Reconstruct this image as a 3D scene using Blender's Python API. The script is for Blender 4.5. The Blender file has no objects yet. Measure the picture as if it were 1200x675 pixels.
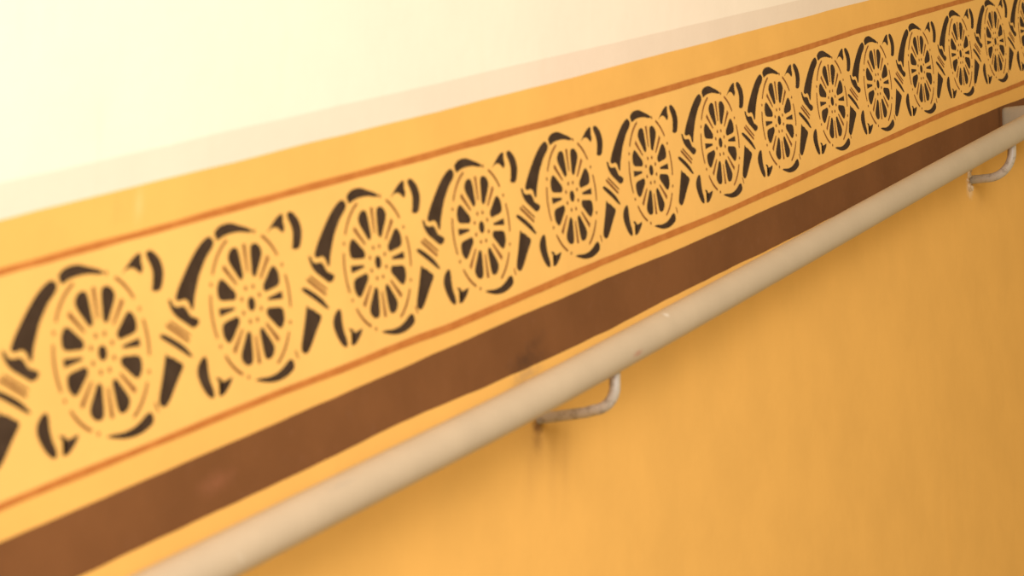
import bpy, bmesh, math, random
from mathutils import Vector, Matrix, noise

random.seed(7)
scn = bpy.context.scene
COL = scn.collection

# ------------------------------------------------------------------ wall coordinates
# u runs along the sloping frieze, v across it (upwards), w out of the wall into the stairwell.
# One unit is the radius of a stencilled wheel (6 cm); the frieze climbs at the pitch of the stairs.
S = 0.06
PITCH = math.radians(18.7)
CA, SA = math.cos(PITCH), math.sin(PITCH)
Z0 = 1.35


def W(u, v, w=0.0):
    return Vector((S * (u * CA - v * SA), -S * w, Z0 + S * (u * SA + v * CA)))


def D(u, v, w):
    return Vector((u * CA - v * SA, -w, u * SA + v * CA))


# ------------------------------------------------------------------ helpers
def link(name, bm, mat, parent=None, smooth=False):
    me = bpy.data.meshes.new(name)
    bm.to_mesh(me)
    bm.free()
    for m in (mat if isinstance(mat, (list, tuple)) else [mat]):
        me.materials.append(m)
    if smooth:
        for p in me.polygons:
            p.use_smooth = True
    o = bpy.data.objects.new(name, me)
    COL.objects.link(o)
    if parent:
        o.parent = parent
        o.matrix_parent_inverse = parent.matrix_world.inverted()
    return o


def tag(o, label=None, cat=None, group=None, kind=None):
    if label:
        o['label'] = label
    if cat:
        o['category'] = cat
    if group:
        o['group'] = group
    if kind:
        o['kind'] = kind
    return o


def empty(name, loc):
    o = bpy.data.objects.new(name, None)
    o.empty_display_size = 0.05
    o.location = loc
    COL.objects.link(o)
    o.matrix_world = Matrix.Translation(loc)
    return o


def smooth_loop(pts, n=4):
    """closed Catmull-Rom through pts"""
    out = []
    k = len(pts)
    for i in range(k):
        p0, p1, p2, p3 = (Vector(pts[(i + d) % k]) for d in (-1, 0, 1, 2))
        for j in range(n):
            t = j / n
            out.append(0.5 * ((2 * p1) + (p2 - p0) * t + (2 * p0 - 5 * p1 + 4 * p2 - p3) * t * t
                              + (3 * p1 - p0 - 3 * p2 + p3) * t ** 3))
    return out


def area(pts):
    return 0.5 * sum(pts[i][0] * pts[(i + 1) % len(pts)][1] - pts[(i + 1) % len(pts)][0] * pts[i][1]
                     for i in range(len(pts)))


def add_poly(bm, pts, h):
    """a flat painted patch: outline in (u, v), paint thickness h above the wall"""
    pts = [tuple(p) for p in pts]
    if area(pts) < 0:
        pts.reverse()
    f = bm.faces.new([bm.verts.new(W(p[0], p[1], h)) for p in pts])
    bmesh.ops.triangulate(bm, faces=[f])


def add_strip(bm, lower, upper, h, mi=0):
    prev = None
    for a, b in zip(lower, upper):
        va, vb = bm.verts.new(W(a[0], a[1], h)), bm.verts.new(W(b[0], b[1], h))
        if prev:
            f = bm.faces.new((prev[0], va, vb, prev[1]))
            f.material_index = mi
        prev = (va, vb)


def lerp_table(tab, u):
    if u <= tab[0][0]:
        return tab[0][1]
    for (a, x), (b, y) in zip(tab, tab[1:]):
        if u <= b:
            t = (u - a) / (b - a)
            t = t * t * (3 - 2 * t)
            return x + (y - x) * t
    return tab[-1][1]


def hand(u, seed, amp):
    """the small wobble of a line painted by hand"""
    return amp * (noise.noise(Vector((u * 0.55, seed * 7.3, 0))) + 0.5 * noise.noise(Vector((u * 1.7, seed * 3.1, 4))))


def sweep(path, radius, segs=24, caps=True):
    """round bar along a list of world points; radius a number or a list"""
    bm = bmesh.new()
    n = len(path)
    rad = radius if isinstance(radius, (list, tuple)) else [radius] * n
    tang = []
    for i in range(n):
        a, b = path[max(i - 1, 0)], path[min(i + 1, n - 1)]
        tang.append((b - a).normalized())
    nrm = tang[0].orthogonal().normalized()
    rings = []
    for i in range(n):
        nrm = (nrm - tang[i] * nrm.dot(tang[i])).normalized()
        bi = tang[i].cross(nrm)
        rings.append([bm.verts.new(path[i] + (nrm * math.cos(2 * math.pi * k / segs)
                                              + bi * math.sin(2 * math.pi * k / segs)) * rad[i])
                      for k in range(segs)])
    for r0, r1 in zip(rings, rings[1:]):
        for k in range(segs):
            bm.faces.new((r0[k], r0[(k + 1) % segs], r1[(k + 1) % segs], r1[k]))
    if caps:
        bm.faces.new(list(reversed(rings[0])))
        bm.faces.new(rings[-1])
    bmesh.ops.recalc_face_normals(bm, faces=bm.faces[:])
    return bm


# ------------------------------------------------------------------ materials
class NT:
    def __init__(self, name, rough=0.7, spec=0.3):
        self.m = bpy.data.materials.new(name)
        self.m.use_nodes = True
        self.t = self.m.node_tree
        self.b = self.t.nodes['Principled BSDF']
        self.b.inputs['Roughness'].default_value = rough
        self.b.inputs['Specular IOR Level'].default_value = spec
        g = self.n('ShaderNodeNewGeometry')
        self.pos = g.outputs['Position']

    def n(self, kind, **kw):
        x = self.t.nodes.new(kind)
        for k, v in kw.items():
            setattr(x, k, v)
        return x

    def put(self, sock, val):
        if hasattr(val, 'is_linked'):
            self.t.links.new(val, sock)
        else:
            sock.default_value = val

    def math(self, op, a, b=0.0, clamp=False):
        x = self.n('ShaderNodeMath', operation=op, use_clamp=clamp)
        self.put(x.inputs[0], a)
        self.put(x.inputs[1], b)
        return x.outputs[0]

    def noise(self, scale, detail=3.0, rough=0.5, vec=None, stretch=None):
        x = self.n('ShaderNodeTexNoise')
        x.inputs['Scale'].default_value = scale
        x.inputs['Detail'].default_value = detail
        x.inputs['Roughness'].default_value = rough
        v = vec or self.pos
        if stretch:
            mp = self.n('ShaderNodeMapping')
            mp.inputs['Scale'].default_value = stretch
            self.t.links.new(v, mp.inputs['Vector'])
            v = mp.outputs['Vector']
        self.t.links.new(v, x.inputs['Vector'])
        return x.outputs['Fac']

    def ramp(self, fac, lo, hi, a=0.0, b=1.0):
        x = self.n('ShaderNodeMapRange', interpolation_type='SMOOTHSTEP')
        self.put(x.inputs['Value'], fac)
        x.inputs['From Min'].default_value = lo
        x.inputs['From Max'].default_value = hi
        x.inputs['To Min'].default_value = a
        x.inputs['To Max'].default_value = b
        return x.outputs['Result']

    def mix(self, fac, a, b):
        x = self.n('ShaderNodeMix', data_type='RGBA')
        self.put(x.inputs[0], fac)
        self.put(x.inputs[6], a if not isinstance(a, tuple) else (*a, 1))
        self.put(x.inputs[7], b if not isinstance(b, tuple) else (*b, 1))
        return x.outputs[2]

    def blob(self, uv, ru, rv, rot=0.0, soft=0.25, rag=0.5, scale=160):
        """mask of a stain or painted shade of its own shape at wall point uv; rot from the plumb line, in degrees"""
        c = W(uv[0], uv[1], 0)
        mp = self.n('ShaderNodeMapping', vector_type='TEXTURE')
        mp.inputs['Location'].default_value = c
        mp.inputs['Rotation'].default_value = (0, math.radians(rot), 0)
        mp.inputs['Scale'].default_value = (ru * S, 1.0, rv * S)
        self.t.links.new(self.pos, mp.inputs['Vector'])
        le = self.n('ShaderNodeVectorMath', operation='LENGTH')
        self.t.links.new(mp.outputs['Vector'], le.inputs[0])
        d = self.math('ADD', le.outputs['Value'], self.math('MULTIPLY', self.math('SUBTRACT', self.noise(scale, 3), 0.5), rag * 2))
        return self.ramp(d, 1.0 + soft, 1.0 - soft * 2.2)

    def color(self, c):
        self.put(self.b.inputs['Base Color'], c if not isinstance(c, tuple) else (*c, 1))
        return self

    def bump(self, h, strength, dist=0.002):
        x = self.n('ShaderNodeBump')
        x.inputs['Strength'].default_value = strength
        x.inputs['Distance'].default_value = dist
        self.t.links.new(h, x.inputs['Height'])
        self.t.links.new(x.outputs['Normal'], self.b.inputs['Normal'])
        return self


def plaster(name, c, var=0.035, stains_or_shade=None, rough=0.85, bump=0.18):
    k = NT(name, rough, 0.04)
    lo = tuple(x * (1 - var) for x in c)
    hi = tuple(min(1, x * (1 + var)) for x in c)
    col = k.mix(k.ramp(k.noise(7, 5, 0.6), 0.3, 0.7), lo, hi)
    # faint brush and wear marks running down the wall
    streak = k.ramp(k.noise(9, 3, 0.55, stretch=(4, 1, 0.5)), 0.58, 0.78)
    col = k.mix(k.math('MULTIPLY', streak, 0.12), col, tuple(x * f for x, f in zip(c, (0.92, 0.85, 0.72))))
    for st, amt, sc in (stains_or_shade(k) if stains_or_shade else []):
        col = k.mix(k.math('MULTIPLY', st, amt), col, sc)
    k.color(col)
    h = k.math('ADD', k.math('MULTIPLY', k.noise(38, 4, 0.55), 1.0), k.math('MULTIPLY', k.noise(320, 2, 0.5), 0.25))
    k.bump(h, bump, 0.003)
    return k.m


OCHRE = (0.785, 0.408, 0.087)
FIELD = (0.81, 0.437, 0.103)
CREAM = (0.86, 0.70, 0.475)
CREAM2 = (0.78, 0.605, 0.40)
BROWN = (0.182, 0.071, 0.021)
GREY = (0.50, 0.365, 0.205)


def wall_stains(k):
    rust = (0.16, 0.06, 0.02)
    dirt = (0.42, 0.25, 0.10)
    wet = (0.62, 0.31, 0.07)
    out = [(k.blob((-6.0, -3.75), 1.2, 0.42, 0, 0.7, 0.4, 50), 0.4, wet)]
    for u, v, rv, a in ((-6.6, -4.05, 0.75, 0.38), (-5.75, -4.2, 0.8, 0.45), (-5.3, -4.3, 0.75, 0.5), (-6.2, -3.9, 0.5, 0.4)):
        out.append((k.blob((u, v), 0.21, rv, 0, 0.75, 0.3, 40), a, wet))
    out += [
        (k.blob((-16.4, 1.7), 0.10, 0.24, 8, 0.6, 0.4, 60), 0.5, (0.88, 0.53, 0.17)),
        (k.blob((-16.9, 1.72), 0.10, 0.2, 8, 0.7, 0.4, 60), 0.4, (0.70, 0.35, 0.075)),
        (k.blob((-6.12, -3.50), 0.22, 0.15, 0, 0.4, 0.4, 220), 0.85, rust),
        (k.blob((-6.22, -3.72), 0.2, 0.2, 0, 0.6, 0.4, 160), 0.4, rust),
        (k.blob((-6.25, -2.62), 0.55, 0.11, -18.7, 0.5, 0.7, 120), 0.6, dirt),
        (k.blob((-6.6, -2.75), 0.35, 0.1, -18.7, 0.5, 0.7, 120), 0.5, dirt),
        (k.blob((20.45, -3.3), 0.3, 0.28, 0, 0.4, 0.5, 150), 0.5, (0.9, 0.72, 0.46)),
        (k.blob((20.6, -3.14), 0.2, 0.17, 0, 0.4, 0.4, 200), 0.85, (0.2, 0.08, 0.03)),
        (k.blob((21.3, -3.75), 0.5, 0.35, 0, 0.6, 0.5, 60), 0.3, wet),
    ]
    return out


def stripe_stains_shade(k):
    return [
        (k.blob((-6.2, -2.42), 0.7, 0.14, -18.7, 0.5, 0.8, 110), 0.55, (0.07, 0.035, 0.016)),
        (k.blob((-5.9, -2.2), 0.55, 0.12, -30, 0.6, 0.8, 110), 0.35, (0.07, 0.035, 0.016)),
        (k.blob((24.05, -1.85), 0.13, 0.45, 0, 0.9, 0.35, 120), 0.75, (0.045, 0.02, 0.008)),  # shadow line at the block's left edge, painted into the brown
        (k.blob((-15.7, -2.08), 0.42, 0.14, -18.7, 0.6, 0.7, 110), 0.5, (0.30, 0.11, 0.045)),
        (k.ramp(k.noise(60, 4, 0.6), 0.55, 0.75), 0.25, (0.22, 0.095, 0.04)),
    ]


M_OCHRE = plaster('ochre_wall_paint', OCHRE, stains_or_shade=wall_stains)
M_FIELD = plaster('pale_ochre_frieze_paint', FIELD, var=0.04)
M_CREAM = plaster('cream_wall_paint', CREAM, var=0.02)
M_CREAM2 = plaster('darker_cream_paint', CREAM2, var=0.02)
M_BROWN = plaster('brown_stripe_paint', BROWN, var=0.10, stains_or_shade=stripe_stains_shade, rough=0.8)


def flat_paint(name, c, c2):
    k = NT(name, 0.75, 0.04)
    k.color(k.mix(k.ramp(k.noise(45, 4, 0.6), 0.35, 0.7), c, c2))
    k.bump(k.noise(60, 4, 0.55), 0.15, 0.002)
    return k.m


M_DARK = flat_paint('dark_umber_stencil_paint', (0.048, 0.027, 0.013), (0.066, 0.038, 0.019))
M_RED = flat_paint('red_brown_stencil_paint', (0.18, 0.066, 0.018), (0.26, 0.095, 0.026))
M_LINE = flat_paint('burnt_orange_line_paint', (0.46, 0.15, 0.028), (0.53, 0.185, 0.036))


def rail_paint(name, base, chips):
    k = NT(name, 0.45, 0.4)
    col = k.mix(k.ramp(k.noise(14, 4, 0.6), 0.3, 0.75), tuple(x * 0.92 for x in base), base)
    col = k.mix(k.math('MULTIPLY', k.ramp(k.noise(70, 5, 0.7), 0.66, 0.74), 0.35), col, (0.30, 0.25, 0.17))
    col = k.mix(k.math('MULTIPLY', k.ramp(k.noise(33, 2, 0.4), 0.74, 0.79), 0.10), col, (0.78, 0.66, 0.45))
    for st, amt, sc in chips(k):
        col = k.mix(k.math('MULTIPLY', st, amt), col, sc)
    k.color(col)
    k.bump(k.math('ADD', k.noise(60, 3), k.math('MULTIPLY', k.noise(260, 3), 0.4)), 0.22, 0.0015)
    return k.m


def pipe_chips(k):
    return [(k.blob((-5.45, -2.53), 0.2, 0.05, -18.7, 0.4, 0.8, 240), 0.55, (0.40, 0.12, 0.06)),
            (k.blob((-3.75, -2.2), 0.07, 0.035, -18.7, 0.4, 0.5, 200), 0.5, (0.80, 0.72, 0.54)),
            (k.blob((-15.2, -2.3), 0.35, 0.03, -18.7, 0.4, 0.6, 200), 0.3, (0.35, 0.28, 0.18))]


M_RAIL = rail_paint('grey_beige_gloss_paint', GREY, pipe_chips)


def bracket_wear(k):
    return [(k.ramp(k.noise(110, 4, 0.7), 0.50, 0.62), 0.6, (0.22, 0.165, 0.105))]


M_ROD = rail_paint('worn_grey_metal_paint', (0.46, 0.38, 0.26), bracket_wear)

# ------------------------------------------------------------------ the painted wall (setting)
U0, U1 = -75.0, 62.0
US = [U0 + i * (U1 - U0) / 274 for i in range(275)]
YT = [(-19, 1.936), (-5, 1.924), (2.4, 1.945), (7, 1.965), (14, 2.0)]      # top edge of the ochre
TOPV, BOTV, THICK = 62.0, -48.0, 2.2
bm = bmesh.new()
edge = [(u, lerp_table(YT, u) + hand(u, 1, 0.012)) for u in US]
edge2 = [(u, 2.35 + hand(u, 2, 0.012)) for u in US]
add_strip(bm, [(u, BOTV) for u in US], edge, 0, 0)
add_strip(bm, edge, edge2, 0, 1)
add_strip(bm, edge2, [(u, TOPV) for u in US], 0, 2)
bmesh.ops.remove_doubles(bm, verts=bm.verts[:], dist=1e-5)
c = [bm.verts.new(W(u, v, -THICK)) for u, v in ((U0, BOTV), (U1, BOTV), (U1, TOPV), (U0, TOPV))]
bm.faces.new((c[3], c[2], c[1], c[0]))
outer = [e for e in bm.edges if len(e.link_faces) == 1 and all(abs(v.co.y) < 1e-6 for v in e.verts)]
for (a, b), sel in (((c[0], c[1]), lambda u, v: abs(v - BOTV) < 1e-3), ((c[2], c[3]), lambda u, v: abs(v - TOPV) < 1e-3),
                    ((c[1], c[2]), lambda u, v: abs(u - U1) < 1e-3), ((c[3], c[0]), lambda u, v: abs(u - U0) < 1e-3)):
    row = []
    for v in bm.verts:
        if abs(v.co.y) < 1e-6:
            x, z = v.co.x / S, (v.co.z - Z0) / S
            if sel(x * CA + z * SA, -x * SA + z * CA):
                row.append(v)
    row.sort(key=lambda v: (v.co - a.co).length)
    f = bm.faces.new([b, a] + row)
    f.material_index = 0
bmesh.ops.recalc_face_normals(bm, faces=bm.faces[:])
tag(link('wall_left', bm, [M_OCHRE, M_CREAM2, M_CREAM]), 'stairwell wall painted cream above and ochre yellow below', 'wall', kind='structure')

# ------------------------------------------------------------------ stencilled frieze
PITCH_U = 3.5379
CENTRES = {1: (-17.706, .045), 2: (-14.178, .012), 3: (-10.576, -.022), 4: (-7.09, -.04), 5: (-3.541, -.053), 6: (.037, -.085),
           7: (3.655, -.025), 8: (7.13, .008), 9: (10.632, .021), 10: (14.005, .047), 11: (17.532, .054), 12: (21.091, .095),
           13: (24.538, .103)}
for k_ in (0, -1, -2):
    CENTRES[k_] = (CENTRES[1][0] + (k_ - 1) * PITCH_U, 0.05)
for k_ in range(14, 21):
    CENTRES[k_] = (CENTRES[13][0] + (k_ - 13) * PITCH_U, 0.10)

OT = [(-19.4, 1.345), (-13.6, 1.331), (-9, 1.302), (-2, 1.281), (4, 1.288), (8, 1.312), (14, 1.375), (21.6, 1.391)]
OB = [(-20, -1.268), (-15, -1.28), (-11, -1.325), (-8.3, -1.36), (-3, -1.345), (3.4, -1.365), (6, -1.335), (12, -1.268), (20, -1.21), (26, -1.26)]
BT = [(-20, -1.66), (-13, -1.668), (-7, -1.655), (-3, -1.654), (1, -1.685), (6, -1.664), (16, -1.625), (24, -1.632), (27, -1.68)]
BB = [(-18.8, -2.455), (-13.4, -2.45), (-11, -2.435), (-6.1, -2.52), (-3.3, -2.52), (5, -2.464), (10, -2.43), (20, -2.42)]

FU0, FU1 = -31.0, 51.0
FU = [FU0 + i * 0.25 for i in range(int((FU1 - FU0) / 0.25) + 1)]
H_FIELD, H_PAINT = 0.006, 0.012
frieze = empty('stencilled_frieze', W(0, 0, 0))
tag(frieze, 'painted ochre frieze of dark stencilled spoked wheels and scrolls between two orange lines', 'frieze')

bm = bmesh.new()
add_strip(bm, [(u, lerp_table(OB, u)) for u in FU], [(u, lerp_table(OT, u)) for u in FU], H_FIELD)
tag(link('field', bm, M_FIELD, frieze), 'pale ochre ground between the orange lines')

for tab, seed, hw, lab in ((OT, 3, 0.057, 'thin burnt orange line along the top of the frieze'),
                           (OB, 4, 0.060, 'thin burnt orange line along the bottom of the frieze')):
    bm = bmesh.new()
    add_strip(bm, [(u, lerp_table(tab, u) - hw * lerp_table([(-20, .76), (-4, 1.0)], u) + hand(u, seed, 0.012)) for u in FU],
              [(u, lerp_table(tab, u) + hw * lerp_table([(-20, .76), (-4, 1.0)], u) + hand(u, seed + 9, 0.012)) for u in FU], H_PAINT)
    tag(link('border_line', bm, M_LINE, frieze), lab)

CAP_TOP = [(-.62, 1.08), (-.47, 1.14), (-.22, 1.14), (0, 1.075), (.2, 1.01), (.31, .95), (.2, .945), (0, .985), (-.24, 1.0), (-.43, .99), (-.58, .96), (-.62, 1.02)]
BIG_ARC = [(-.79, 1.045), (-.715, 1.01), (-.685, .95), (-.75, .88), (-.91, .79), (-1.03, .69), (-1.15, .58), (-1.25, .45), (-1.34, .32), (-1.405, .19),
           (-1.46, .20), (-1.49, .29), (-1.57, .35), (-1.69, .345), (-1.775, .39), (-1.69, .5), (-1.54, .63), (-1.33, .79), (-1.13, .92), (-.94, 1.01)]
LEAF_S_TOP = [(.66, .86), (.82, .955), (.96, 1.025), (1.1, 1.065), (1.15, 1.04), (1.12, .96), (1.145, .88), (1.1, .81), (1.05, .82), (.99, .87), (.89, .91), (.77, .90)]
LEAF_B_TOP = [(1.31, 1.06), (1.4, 1.045), (1.51, .96), (1.57, .86), (1.58, .73), (1.51, .59), (1.44, .53), (1.33, .53), (1.26, .57), (1.32, .64), (1.35, .74), (1.32, .88), (1.27, .97), (1.26, 1.03)]
HOOK = [(-1.94, .41), (-1.88, .39), (-1.855, .33), (-1.78, .285), (-1.62, .27), (-1.55, .20), (-1.50, .12), (-1.41, .08), (-1.32, .03), (-1.36, -.03), (-1.48, -.045), (-1.58, .01), (-1.69, .08), (-1.80, .15), (-1.89, .24), (-1.93, .33)]
THICK_BAR = [(-2.255, .005), (-2.165, .0), (-1.97, -.095), (-1.755, -.23), (-1.64, -.345), (-1.60, -.40), (-1.675, -.385), (-1.81, -.30), (-2.01, -.175), (-2.225, -.045)]
THIN_BARS = [((-2.07, .10), (-1.63, -.19), .024), ((-1.98, .13), (-1.58, -.13), .017)]
STEM = [(-2.19, -.25), (-2.14, -.295), (-2.03, -.335), (-1.96, -.385), (-1.85, -.45), (-1.87, -.51), (-1.97, -.59), (-2.08, -.68), (-2.22, -.80), (-2.35, -.885), (-2.44, -.885), (-2.51, -.825), (-2.48, -.73), (-2.38, -.57), (-2.29, -.42), (-2.245, -.34)]
CAP_BOT = [(.79, -.92), (.84, -.98), (.82, -1.06), (.66, -1.115), (.45, -1.14), (.2, -1.125), (-.03, -1.07), (-.2, -1.01), (-.06, -1.01), (.15, -1.035), (.38, -1.025), (.56, -.98), (.69, -.93)]
LEAF_B_BOT = [(-1.31, -.46), (-1.28, -.54), (-1.295, -.64), (-1.285, -.79), (-1.24, -.92), (-1.25, -1.01), (-1.32, -1.015), (-1.42, -.94), (-1.51, -.80), (-1.555, -.66), (-1.52, -.56), (-1.42, -.48)]
LEAF_S_BOT = [(-1.14, -.78), (-1.03, -.81), (-1.0, -.86), (-.89, -.86), (-.76, -.85), (-.81, -.92), (-.94, -1.0), (-1.03, -1.035), (-1.12, -1.03), (-1.13, -1.0), (-1.04, -.95), (-1.03, -.89), (-1.09, -.84)]


def polar(r, deg):
    return (r * math.cos(math.radians(deg)), r * math.sin(math.radians(deg)))


def arc_band(a0, a1, r, hw, n=10):
    out = [polar(r + hw * math.sin(math.pi * min(1, .25 + i / n * .5 + (.0 if i < n else 0))), a0 + (a1 - a0) * i / n) for i in range(n + 1)]
    return out + [polar(r - hw, a1 + (a0 - a1) * i / n) for i in range(n + 1)]


def bar(a, b, hw):
    a, b = Vector(a), Vector(b)
    d = (b - a).normalized()
    q = Vector((-d.y, d.x)) * hw
    return [a - d * hw * .6, a + q, (a + b) / 2 + q * 1.1, b + q * .9, b + d * hw * .6, b - q * .9, (a + b) / 2 - q * 1.1, a - q]


def dot(cx, cy, r, n=10):
    return [(cx + r * math.cos(2 * math.pi * i / n), cy + r * math.sin(2 * math.pi * i / n)) for i in range(n)]


ROT0 = -2.3
WEDGE = [(.385, -1.5), (.42, -7.5), (.55, -9.8), (.70, -11.3), (.80, -9.8), (.845, -3.0), (.845, 3.0), (.80, 9.8), (.70, 11.3), (.55, 9.8), (.42, 7.5), (.385, 1.5)]


def shapes_mesh(name, polys, mat, parent, c, h):
    bm = bmesh.new()
    for p in polys:
        add_poly(bm, [(c[0] + x, c[1] + y) for x, y in p], h)
    return link(name, bm, mat, parent)


for k_ in sorted(CENTRES):
    c = CENTRES[k_]
    h = H_PAINT
    rnd = random.Random(k_ + 50)
    motif = empty('wheel_motif', W(c[0], c[1], h))
    motif.parent = frieze
    motif.matrix_parent_inverse = frieze.matrix_world.inverted()
    # dark openings between the spokes: the wheel itself
    wedges = []
    for i in range(8):
        a = 22.5 + 45 * i + ROT0 + rnd.uniform(-.6, .6)
        wedges.append([polar(r, a + d) for r, d in smooth_loop(WEDGE, 3)])
    # thin red-brown slits of the split spokes
    thin = []
    for i in range(8):
        a = 45 * i + ROT0 + rnd.uniform(-.8, .8)
        p0, p1 = Vector(polar(.43, a)), Vector(polar(.815, a))
        q = (p1 - p0).normalized()
        q = Vector((-q.y, q.x))
        n0, n1 = .018, (.055 if i % 4 == 0 else .039)
        (wedges if i % 4 == 0 else thin).append([p0 + q * n0, p1 + q * n1, p1 - q * n1, p0 - q * n0])
    shapes_mesh('spoked_wheel', wedges, M_DARK, motif, c, h)
    shapes_mesh('spoke', thin, M_RED, motif, c, h)
    shapes_mesh('hub', [[(x * .095, y * .098) for x, y in dot(0, 0, 1, 16)]], M_DARK, motif, c, h)
    shapes_mesh('hub_dots', [dot(*polar(.245, 22.5 + 45 * i + ROT0), .034) for i in range(8)], M_RED, motif, c, h)
    # broken outline of the rim
    rim = [arc_band(a0, a1, 1.0, .024) for a0, a1 in ((111, 147), (163, 197), (213, 241), (295, 327), (-13, 14), (32, 59))]
    rim += [dot(*polar(1.0, a), .03, 8) for a in (155, 204, 249, 335, 22.5, 69.5)]
    shapes_mesh('rim', rim, M_RED, motif, c, h)
    # scrolled bellflower band that wraps the wheel
    for name, p in (('crescent', CAP_TOP), ('crescent', CAP_BOT), ('scroll_arc', BIG_ARC), ('bellflower', HOOK), ('collar_bar', THICK_BAR), ('stem', STEM),
                    ('leaf', LEAF_B_TOP), ('leaf', LEAF_B_BOT), ('leaf_curl', LEAF_S_TOP), ('leaf_curl', LEAF_S_BOT)):
        shapes_mesh(name, [smooth_loop(p, 3)], M_DARK, motif, c, h)
    for b in THIN_BARS:
        shapes_mesh('fine_bar', [bar(*b)], M_RED, motif, c, h)
    shapes_mesh('tick', [bar((.93, -.83), (.965, -.945), .016)], M_RED, motif, c, h)

# ------------------------------------------------------------------ broad brown stripe
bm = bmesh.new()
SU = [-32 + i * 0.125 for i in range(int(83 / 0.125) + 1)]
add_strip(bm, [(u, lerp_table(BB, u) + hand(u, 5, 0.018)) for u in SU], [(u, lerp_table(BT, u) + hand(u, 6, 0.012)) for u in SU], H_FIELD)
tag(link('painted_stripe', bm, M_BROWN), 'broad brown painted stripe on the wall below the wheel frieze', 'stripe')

# ------------------------------------------------------------------ handrail
RAIL = [(-34, -2.50, 1.42), (-20, -2.52, 1.42), (-15, -2.515, 1.41), (-9, -2.52, 1.40), (-6, -2.475, 1.39), (-2, -2.42, 1.36), (7, -2.29, 1.25), (14, -2.18, 1.17),
        (21.7, -2.075, 1.10), (50, -1.75, 1.0)]
RAD = 0.292


def rail_at(u):
    return (lerp_lin([(a, b) for a, b, _ in RAIL], u), lerp_lin([(a, d) for a, _, d in RAIL], u))


def lerp_lin(tab, u):
    for (a, x), (b, y) in zip(tab, tab[1:]):
        if u <= b:
            return x + (y - x) * (u - a) / (b - a)
    return tab[-1][1]


def soft(u):
    vs, ws = zip(*[rail_at(u + d) for d in (-1.5, -.75, 0, .75, 1.5)])
    return W(u, sum(vs) / 5, sum(ws) / 5)


rail = empty('handrail', W(-6.0, -3.4, 0))
tag(rail, 'grey-beige painted round metal handrail sloping along the yellow wall on bent brackets', 'handrail')
path = [soft(-31 + i * 0.5) for i in range(int(78 / 0.5) + 1)]
bm = sweep(path, RAD * S, 40)
tag(link('pipe', bm, M_RAIL, rail, True), 'long round pipe, the rail itself')


def bracket(foot, reach, lift, bend, label, r=.092):
    """rod out of the wall, bent upwards to meet the pipe from below"""
    u, v = foot
    up = Vector((SA, CA))                      # plumb direction in (u, v)
    pts = []
    n = 8
    for i in range(n):
        w = -0.35 + (reach - bend + 0.35) * i / n
        pts.append((u, v + lift * max(w, 0) / reach, w))
    vb = v + lift
    for i in range(13):
        a = math.radians(90 * i / 12)
        w = reach - bend + bend * math.sin(a)
        s = bend * (1 - math.cos(a))
        pts.append((u + up.x * s, vb + up.y * s, w))
    rv, rw = rail_at(u + .25)
    s1 = (rv - vb) / up.y - RAD * 0.75
    for i in range(1, 6):
        s = bend + (s1 - bend) * i / 5
        pts.append((u + up.x * s, vb + up.y * s, reach))
    b = sweep([W(*p) for p in pts], r * S, 18)
    o = tag(link('bracket', b, M_ROD, rail, True), label)
    # bead of weld under the pipe
    e = pts[-1]
    b = sweep([W(e[0] + up.x * t, e[1] + up.y * t, e[2]) for t in (-.10, -.05, 0, .06)], [r * S, (r + .01) * S, (r + .03) * S, (r + .055) * S], 18)
    link('weld', b, M_ROD, o, True)


bracket((-6.05, -3.40), 1.39, 0.09, 0.36, 'bent grey rod bracket under the middle of the pipe')
bracket((20.65, -3.12), 1.09, 0.0, 0.62, 'bent worn grey rod bracket under the upper end of the pipe', .110)

# chipped plaster round the foot of the upper bracket
bm = bmesh.new()
for du, dv, r, hgt, seed in ((-.17, .16, .12, .07, 1), (-.27, -.16, .13, .08, 2), (.02, .24, .07, .05, 3), (-.05, -.22, .09, .05, 5), (-.33, .03, .06, .05, 4)):
    rr = random.Random(seed)
    n = 9
    base, top = [], []
    for i in range(n):
        a = 2 * math.pi * i / n
        q = r * rr.uniform(.7, 1.25)
        base.append(bm.verts.new(W(20.65 + du + q * math.cos(a), -3.12 + dv + q * math.sin(a), -0.02)))
        top.append(bm.verts.new(W(20.65 + du + q * .6 * math.cos(a), -3.12 + dv + q * .6 * math.sin(a), hgt * rr.uniform(.5, 1))))
    for i in range(n):
        j = (i + 1) % n
        bm.faces.new((base[i], base[j], top[j], top[i]))
    bm.faces.new(top)
bmesh.ops.recalc_face_normals(bm, faces=bm.faces[:])
tag(link('chipped_plaster', bm, flat_paint('bare_plaster', (.52, .33, .15), (.80, .62, .38)), bpy.data.objects['wall_left']), 'pale chipped plaster round a bracket foot')

# ------------------------------------------------------------------ small block on the wall behind the upper end of the rail
bm = bmesh.new()
b0 = (24.08, -2.49, -0.06)
size = (0.55, 0.90, 1.15)
vs = {}
for i in (0, 1):
    for j in (0, 1):
        for k in (0, 1):
            # plumb sides, level top
            s, d = j * size[1], i * size[0]
            vs[i, j, k] = bm.verts.new(W(b0[0] + d * CA + s * SA, b0[1] - d * SA + s * CA, b0[2] + k * size[2]))
for q in (((0, 0, 0), (0, 0, 1), (0, 1, 1), (0, 1, 0)), ((1, 0, 0), (1, 1, 0), (1, 1, 1), (1, 0, 1)), ((0, 0, 0), (1, 0, 0), (1, 0, 1), (0, 0, 1)),
          ((0, 1, 0), (0, 1, 1), (1, 1, 1), (1, 1, 0)), ((0, 0, 0), (0, 1, 0), (1, 1, 0), (1, 0, 0)), ((0, 0, 1), (1, 0, 1), (1, 1, 1), (0, 1, 1))):
    bm.faces.new([vs[x] for x in q])
bmesh.ops.recalc_face_normals(bm, faces=bm.faces[:])
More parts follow.
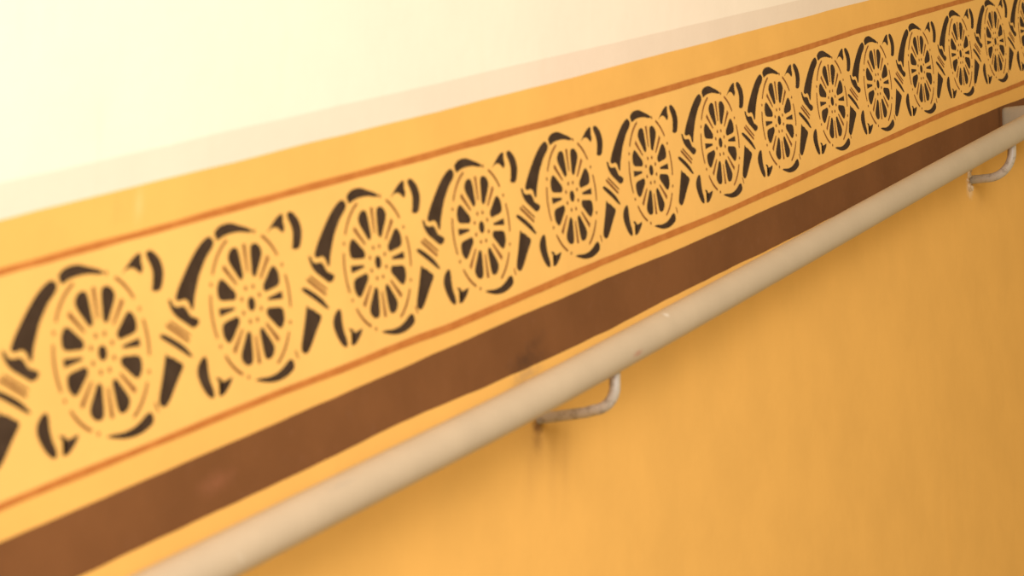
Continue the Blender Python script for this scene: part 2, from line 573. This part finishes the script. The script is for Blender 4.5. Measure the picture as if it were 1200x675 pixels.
bmesh.ops.bevel(bm, geom=bm.edges[:], offset=0.16 * S, segments=4, affect='EDGES', profile=0.5)
M_BLOCK = rail_paint('dull_grey_block_paint', (0.37, 0.285, 0.165), lambda k: [])
tag(link('wall_block', bm, M_BLOCK, None, True), 'small grey-beige rounded block on the brown stripe behind the handrail', 'block')

# ------------------------------------------------------------------ light: a stair window down to the left, soft bounce everywhere else
wd = bpy.data.worlds.new('stairwell')
scn.world = wd
wd.use_nodes = True
wd.node_tree.nodes['Background'].inputs['Color'].default_value = (1.0, 0.82, 0.50, 1)
wd.node_tree.nodes['Background'].inputs['Strength'].default_value = 0.51


def area(name, loc, target, sx, sy, power, col):
    l = bpy.data.lights.new(name, 'AREA')
    l.shape = 'RECTANGLE'
    l.size, l.size_y = sx, sy
    l.energy = power
    l.color = col
    o = bpy.data.objects.new(name, l)
    COL.objects.link(o)
    o.location = loc
    o.rotation_euler = (Vector(target) - Vector(loc)).to_track_quat('-Z', 'Y').to_euler()
    return o


area('window_daylight', (-2.2, -2.25, 2.15), (-0.6, 0, 1.0), 2.0, 1.7, 119, (0.97, 0.97, 1.14))

# ------------------------------------------------------------------ camera
R = [[0.4259126489335634, -0.1443597419204361, 0.8931733764455031], [-0.1740931077316858, -0.9818175159601858, -0.07567004158908816],
     [0.8878569734584051, -0.123266500990479, -0.44330053509424694]]
right, down, fwd = (D(*r) for r in R)
cd = bpy.data.cameras.new('camera')
cam = bpy.data.objects.new('camera', cd)
COL.objects.link(cam)
loc = W(-43.42255, 3.987726, 18.5256)
m = Matrix((right, -down, -fwd)).transposed().to_4x4()
m.translation = loc
cam.matrix_world = m
cd.sensor_width = 36.0
cd.lens = 3015.393 / 1200 * 36
cd.clip_start = 0.02
cd.dof.use_dof = True
cd.dof.focus_distance = 3.65
cd.dof.aperture_fstop = 8.5
scn.camera = cam

vs_ = scn.view_settings
scn.display_settings.display_device = 'sRGB'
vs_.view_transform = 'Standard'
vs_.look = 'None'
vs_.gamma = 1.0
vs_.use_curve_mapping = False
vs_.exposure = 0.0
